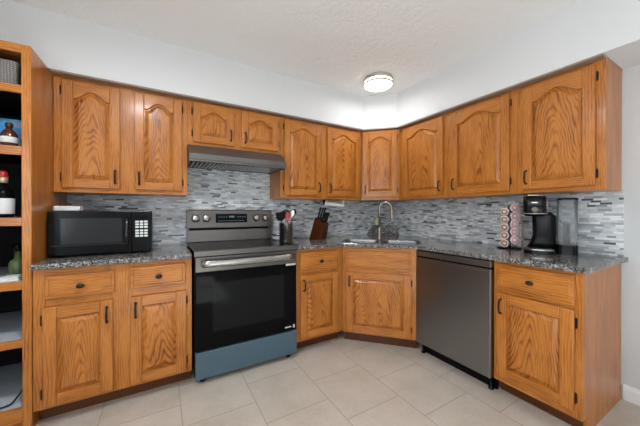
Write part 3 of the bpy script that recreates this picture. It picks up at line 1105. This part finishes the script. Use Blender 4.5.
for k in range(6):
    for c in range(3):
        z0 = 0.212 - k * 0.0185 - (0.006 if k > 2 else 0)
        x0 = 0.447 + c * 0.026
        MB().box(x0, x0 + 0.020, MF - 0.0022, MF + 0.002, z0, z0 + 0.0125).build('button', 'button_grey', cpn)
for fx in (0.05, mw - 0.05):
    for fy in (MF + 0.06, -0.13):
        MB().lathe([(0.012, 0), (0.014, 0.0102)], (fx, fy, 0), 12).build('foot', 'black_plastic', r)

m = MB()
m.loft([[(px, py, z) for px, py in rrect(-0.067 + i, 0.067 - i, -0.045 + i, 0.045 - i, 0.012, 4)] for i, z in ((0.003, 0), (0, 0.004), (0, 0.026), (0.004, 0.031))], 0)
tag(m.build('white_box', 'white_plastic', None, (-3.098, -0.36, mz + mh + 0.0005)), 'small flat white box lying on top of the microwave', 'box')

# ------------------------------------------------------------------ outlets
def outlet(label, loc, rz, wide=0.072):
    r = thing('wall_outlet', label, 'outlet', loc, rz, 'white wall outlets on the backsplash')
    MB().box(-wide / 2, wide / 2, -0.006, 0, -0.058, 0.058).build('cover_plate', 'outlet_white', r, bevel=0.002)
    for zc in (-0.021, 0.021):
        m = MB()
        m.rbox(-0.017, 0.017, -0.014, 0.014, 0, 0.0015, 0.008)
        o = m.build('socket', 'white_plastic', r, (0, -0.006, zc), (PI / 2, 0, 0))


outlet('white wall outlet just right of the microwave', (-2.648, -0.0105, 1.222), 0)
outlet('white wall outlet on the right backsplash between faucet and pod carousel', (-0.0105, -1.181, 1.221), -PI / 2, 0.115)
outlet('white wall outlet behind the coffee maker water tank', (-0.0105, -2.005, 1.218), -PI / 2)

# ------------------------------------------------------------------ utensil crock, knife block
ux, uy = -1.515, -0.270
r = thing('utensil_crock', 'stainless utensil crock beside the stove', 'crock', (ux, uy, CT + 0.0005))
m = MB()
m.lathe([(0.062, 0), (0.064, 0.003), (0.064, 0.176), (0.0655, 0.180), (0.0625, 0.180), (0.0615, 0.174), (0.0615, 0.010), (0.001, 0.009)], (0, 0, 0), 28)
m.build('cup', 'nickel', r)


def utensil(name, label, cat, dx, dy, tx, ty, L, head, mat, hw=0.03):
    """stands in the crock from (dx,dy) on its floor and leans to (tx,ty) at length L"""
    base_ = Vector((ux + dx, uy + dy, CT + 0.0125))
    top = Vector((ux + tx, uy + ty, CT + L))
    dirv = (top - base_).normalized()
    r = thing(name, label, cat, tuple(base_), 0, 'utensils in the crock')
    neck = (top - base_) - dirv * 0.09
    MB().tube([(0, 0, 0), tuple(neck * 0.5), tuple(neck)], [0.006, 0.0055, 0.0045], 8).build('handle', mat, r)
    side = dirv.cross(Vector((0.5, 0.86, 0))).normalized()
    nrm = side.cross(dirv).normalized()
    m = MB()
    loops = []
    shape = {'spoon': [(0, 0.004), (0.02, 0.5), (0.05, 1.0), (0.075, 0.85), (0.09, 0.15)],
             'spatula': [(0, 0.004), (0.012, 0.75), (0.03, 0.95), (0.085, 1.0), (0.09, 0.9)],
             'ladle': [(0, 0.004), (0.015, 0.7), (0.04, 1.05), (0.07, 1.0), (0.09, 0.3)]}[head]
    for s, wd in shape:
        c = neck + dirv * (s - 0.004)
        hw_ = max(hw * wd, 0.004)
        dish = 0.010 * wd if head != 'spatula' else 0.0
        l = []
        for i in range(10):
            a = 2 * PI * i / 10
            l.append(tuple(c + side * (hw_ * math.cos(a)) + nrm * (0.003 * math.sin(a) + dish * (1 - math.cos(a) ** 2) * 0.6)))
        loops.append(l)
    m.loft(loops, 0, True, True, True)
    m.build('head', mat, r)
    return r


utensil('spatula', 'black turner leaning left out of the crock', 'utensil', -0.012, 0.0, -0.068, -0.005, 0.290, 'spatula', 'black_plastic', 0.042)
utensil('serving_spoon', 'black serving spoon standing behind the red one in the crock', 'utensil', 0.0, 0.014, 0.016, 0.030, 0.315, 'ladle', 'black_plastic', 0.042)
utensil('spoon', 'red spoon in the middle of the crock', 'utensil', 0.0, -0.012, 0.010, -0.030, 0.285, 'spoon', 'red_plastic', 0.028)
utensil('spoon', 'steel spoon leaning right in the crock', 'utensil', 0.014, -0.004, 0.066, -0.026, 0.312, 'spoon', 'steel', 0.020)
utensil('serving_spoon', 'black ladle leaning farthest right out of the crock', 'utensil', 0.016, 0.010, 0.100, 0.018, 0.320, 'spoon', 'black_plastic', 0.030)

kx, ky = -1.135, -0.275
rz = math.radians(24)
r = thing('knife_block', 'dark wooden knife block on the counter left of the sink', 'knife block', (kx, ky, CT + 0.0005), rz)
m = MB()
# front faces the room; top face slopes forward
prof = [(0.085, 0.0), (-0.075, 0.0), (-0.075, 0.09), (-0.02, 0.185), (0.045, 0.235), (0.105, 0.15)]
prof = [(0.095, 0.0), (-0.050, 0.0), (-0.075, 0.165), (0.035, 0.230)]
lo = [(-0.062, *p) for p in prof]
m.loft([[(-0.062 + 0.10 * b, a, b) for a, b in prof], [(0.048 + 0.10 * b, a, b) for a, b in prof]], 0)
m.build('block', 'walnut', r, bevel=0.003)
R_ = Matrix.Rotation(rz, 4, 'Z')
up_ = Vector((0.0, -0.42, 0.91)).normalized()
names = ['far left', 'second from left', 'middle', 'second from right', 'far right']
k = 0
for row, (yy, zz_, n, L) in enumerate(((0.004, 0.2145, 3, 0.125), (-0.048, 0.185, 4, 0.100))):
    for i in range(n):
        fx = 0.012 - 0.040 + 0.080 * i / (n - 1)
        p = R_ @ Vector((fx, yy, zz_)) + Vector((kx, ky, CT + 0.0005))
        where = ['leftmost', 'middle', 'rightmost'][i] if n == 3 else ['leftmost', 'second', 'third', 'rightmost'][i]
        lab = 'black-handled knife, %s of the %s row in the knife block' % (where, 'taller back' if row == 0 else 'shorter front')
        kn = thing('kitchen_knife', lab, 'knife', tuple(p), rz, 'knives in the block')
        d_ = Vector((0.12 + 0.05 * fx / 0.05, -0.26, 1)).normalized()
        m = MB()
        m.tube([tuple(d_ * s) for s in (0.001, 0.012, 0.03, L * 0.6, L - 0.012, L)], [0.007, 0.008, 0.0095, 0.0088, 0.0105, 0.007], 8, 0, 1.25)
        m.build('handle', 'black_plastic', kn)
        MB().lathe([(0.0015, 0), (0.003, 0.0012), (0.001, 0.0024)], tuple(d_ * (L * 0.5) + Vector((0, -0.0095, 0))), 8, 0, True, 'y').build('rivet', 'steel', kn)

# slim white bars under the cabinets
m = MB()
m.tube([(-0.125, 0, 0), (0.125, 0, 0)], 0.022, 16)
r = thing('under_cabinet_light', 'slim white light bar hanging under the cabinet above the knife block', 'light bar', (-0.93, -0.235, UZ))
m.build('bar', 'white_plastic', r, (0, 0, -0.052), (0, math.radians(5), 0), bevel=0.003)
for bx in (-0.128, 0.128):
    m = MB()
    m.tube([(bx, 0, -0.001), (bx, 0, -0.045), (bx, 0, -0.062)], [0.016, 0.012, 0.006], 10)
    m.build('bracket', 'black_plastic' if bx < 0 else 'white_plastic', r)

# ------------------------------------------------------------------ coffee pods on a carousel
px_, py_ = -0.205, -1.640
r = thing('pod_carousel', 'black wire coffee pod carousel on the right counter', 'carousel', (px_, py_, CT + 0.0005))
m = MB()
m.lathe([(0.078, 0), (0.080, 0.006), (0.074, 0.010), (0.02, 0.013), (0.009, 0.016), (0.009, 0.325), (0.012, 0.33), (0.001, 0.338)], (0, 0, 0), 28)
m.build('stand', 'black_plastic', r)
face = math.atan2(camo.location.y * 0 - 0.42, -1.0)   # carousel is turned so that two columns face the room
cols = [(math.radians(184), 'left column', 'pod_rust'), (math.radians(229), 'right column', 'pod_rose'), (math.radians(274), 'right side column', 'pod_pink')]
ORD = ['bottom pod', 'second pod up', 'middle pod', 'fourth pod up', 'top pod']
for a, colname, pm in cols:
    n = Vector((math.cos(a), math.sin(a), 0))
    m = MB()
    for s in (-1, 1):
        side = Vector((-n.y, n.x, 0)) * (0.024 * s)
        m.tube([tuple(n * 0.034 + side + Vector((0, 0, 0.012))), tuple(n * 0.034 + side + Vector((0, 0, 0.322)))], 0.002, 6)
    m.build('wire_rail', 'chrome', r)
    for k in range(5):
        z = CT + 0.045 + k * 0.061 + (0.028 if colname == 'right column' else 0)
        kk = thing('coffee_pod', '%s, %s, white with %s lid, in carousel' % (ORD[k], colname, {'pod_rust': 'rust-brown', 'pod_rose': 'rose', 'pod_pink': 'pink'}[pm]),
                   'coffee pod', (px_ + n.x * 0.036, py_ + n.y * 0.036, z), a + PI / 2, 'coffee pods in the carousel')
        kk.scale = (1.2, 1.1, 1.2)
        MB().lathe([(0.016, 0), (0.017, 0.002), (0.0212, 0.040), (0.0245, 0.041), (0.0245, 0.043), (0.020, 0.0435)], (0, 0, 0), 20, 0, True, 'y').build('cup', 'pod_white', kk)
        m = MB()
        m.lathe([(0.0195, 0.0430), (0.0190, 0.0445), (0.011, 0.0447), (0.011, 0.0440)], (0, 0, 0), 20, 0, True, 'y')
        m.lathe([(0.0095, 0.0432), (0.0092, 0.0450), (0.001, 0.0452)], (0, 0, 0), 14, 1, True, 'y')
        m.build('lid', [pm, 'pod_white'], kk)

# ------------------------------------------------------------------ coffee maker
r = thing('coffee_maker', 'black single-serve coffee maker with clear water tank on the right counter', 'coffee maker', (-0.245, -1.856, CT + 0.0005), math.radians(-68))
# local: front is -y
m = MB()
m.loft([[(px, py, z) for px, py in rrect(-0.090, 0.090, -0.125, 0.115, 0.05, 6)] for z in (0, 0.022)], 0)
m.build('base', 'black_plastic', r, bevel=0.003)
m = MB()
m.loft([[(px, py, z) for px, py in rrect(-0.086, 0.078, -0.131, -0.01, 0.055, 6)] for z in (0.0225, 0.034)], 0)
m.build('drip_tray', 'steel', r, bevel=0.003)
m = MB()
def rr(x0, x1, y0, y1, rad, z): return [(px, py, z) for px, py in rrect(x0, x1, y0, y1, rad, 6)]
m.loft([rr(-0.075, 0.090, 0.000, 0.115, 0.03, 0.022), rr(-0.055, 0.090, 0.000, 0.115, 0.03, 0.07), rr(-0.040, 0.090, 0.000, 0.115, 0.03, 0.12), rr(-0.045, 0.090, -0.01, 0.115, 0.03, 0.255), rr(-0.06, 0.060, -0.01, 0.115, 0.03, 0.285)], 0, True, True, True)
m.build('column', 'black_plastic', r)
m = MB()
m.loft([rr(-0.080, 0.020, -0.125, 0.10, 0.03, 0.255), rr(-0.092, 0.032, -0.138, 0.112, 0.028, 0.270), rr(-0.094, 0.034, -0.140, 0.115, 0.028, 0.36), rr(-0.092, 0.032, -0.135, 0.112, 0.028, 0.388), rr(-0.080, 0.022, -0.115, 0.10, 0.025, 0.398)], 0, True, True, True)
hd_ = m.build('brew_head', 'black_plastic', r)
m = MB()
m.tube([(-0.095, 0.02, 0.272), (-0.097, -0.115, 0.274), (-0.080, -0.142, 0.274), (0.020, -0.142, 0.274), (0.037, -0.115, 0.274), (0.035, 0.02, 0.272)], 0.004, 8)
m.tube([(0.036, -0.115, 0.277), (0.035, -0.115, 0.384)], 0.0035, 8)
m.build('trim_band', 'steel', hd_)
m = MB()
m.lathe([(0.018, 0.0), (0.018, 0.004), (0.0145, 0.0045), (0.016, 0.003), (0.010, 0.003), (0.010, 0.0055), (0.001, 0.006)], (-0.028, -0.139, 0.302), 22, 0, True, 'y')
m.build('brew_button', 'nickel', hd_)
m = MB()
m.box(-0.046, -0.014, -0.1412, -0.138, 0.346, 0.352)
m.build('badge', 'nickel', hd_)
m = MB()
m.tube([(-0.078, -0.130, 0.393), (-0.06, -0.138, 0.399), (0.002, -0.138, 0.399), (0.018, -0.130, 0.393)], 0.005, 8)
m.build('lid_handle', 'steel', hd_)
# water tank at the side
m = MB()
m.loft([rr(0.097, 0.192, -0.045, 0.105, 0.028, 0.062), rr(0.094, 0.195, -0.048, 0.108, 0.03, 0.10), rr(0.092, 0.197, -0.050, 0.110, 0.03, 0.365),
        rr(0.095, 0.194, -0.047, 0.107, 0.028, 0.365), rr(0.097, 0.192, -0.045, 0.105, 0.028, 0.10), rr(0.100, 0.189, -0.042, 0.102, 0.025, 0.068)], 0, True, True, True)
tk = m.build('water_tank', 'clear_plastic', r)
m = MB()
m.loft([rr(0.091, 0.198, -0.051, 0.111, 0.03, 0.3655), rr(0.091, 0.198, -0.051, 0.111, 0.03, 0.376), rr(0.099, 0.190, -0.043, 0.103, 0.028, 0.380)], 0)
m.build('tank_lid', 'smoked_glass', tk)
m = MB()
m.loft([rr(0.0915, 0.198, -0.051, 0.111, 0.03, 0), rr(0.0915, 0.198, -0.051, 0.111, 0.03, 0.0615)], 0)
m.build('tank_base', 'black_plastic', r)
m = MB()
m.lathe([(0.020, 0.0685), (0.020, 0.20), (0.016, 0.205), (0.001, 0.206)], (0.144, 0.03, 0), 16)
m.build('water_filter', 'smoked_glass', tk)

# ------------------------------------------------------------------ ceiling light
def ceiling_light(label, lx, ly, watts=0):
    r = thing('ceiling_light', label, 'ceiling light', (lx, ly, CEIL), 0, 'flush ceiling lights')
    MB().lathe([(0.136, -0.001), (0.138, -0.018), (0.134, -0.020), (0.001, -0.020)], (0, 0, 0), 48).build('base_plate', 'satin_nickel', r)
    MB().lathe([(0.128, -0.0205), (0.131, -0.024), (0.131, -0.060), (0.118, -0.072), (0.06, -0.079), (0.001, -0.080)], (0, 0, 0), 48).build('diffuser', 'lamp_diffuser', r)
    for z in (-0.022, -0.054):
        MB().lathe([(0.1315, z), (0.141, z), (0.141, z - 0.012), (0.1315, z - 0.012)], (0, 0, 0), 48, cap=False).build('ring', 'satin_nickel', r)
    if watts:
        l = bpy.data.lights.new('lamp_glow', 'AREA')
        l.shape, l.size, l.energy, l.color = 'DISK', 0.24, watts, (0.93, 0.97, 1.0)
        o = bpy.data.objects.new('lamp_glow', l)
        COL.objects.link(o)
        o.parent = r
        o.location = (0, 0, -0.083)


ceiling_light('round flush ceiling light with double nickel ring near the corner', -0.765, -0.755, 2.4)
ceiling_light('unseen flush ceiling light added in front of the tall shelf unit', -2.75, -1.70, 16)  # second fixture added out of view to brighten the left uppers and soffit
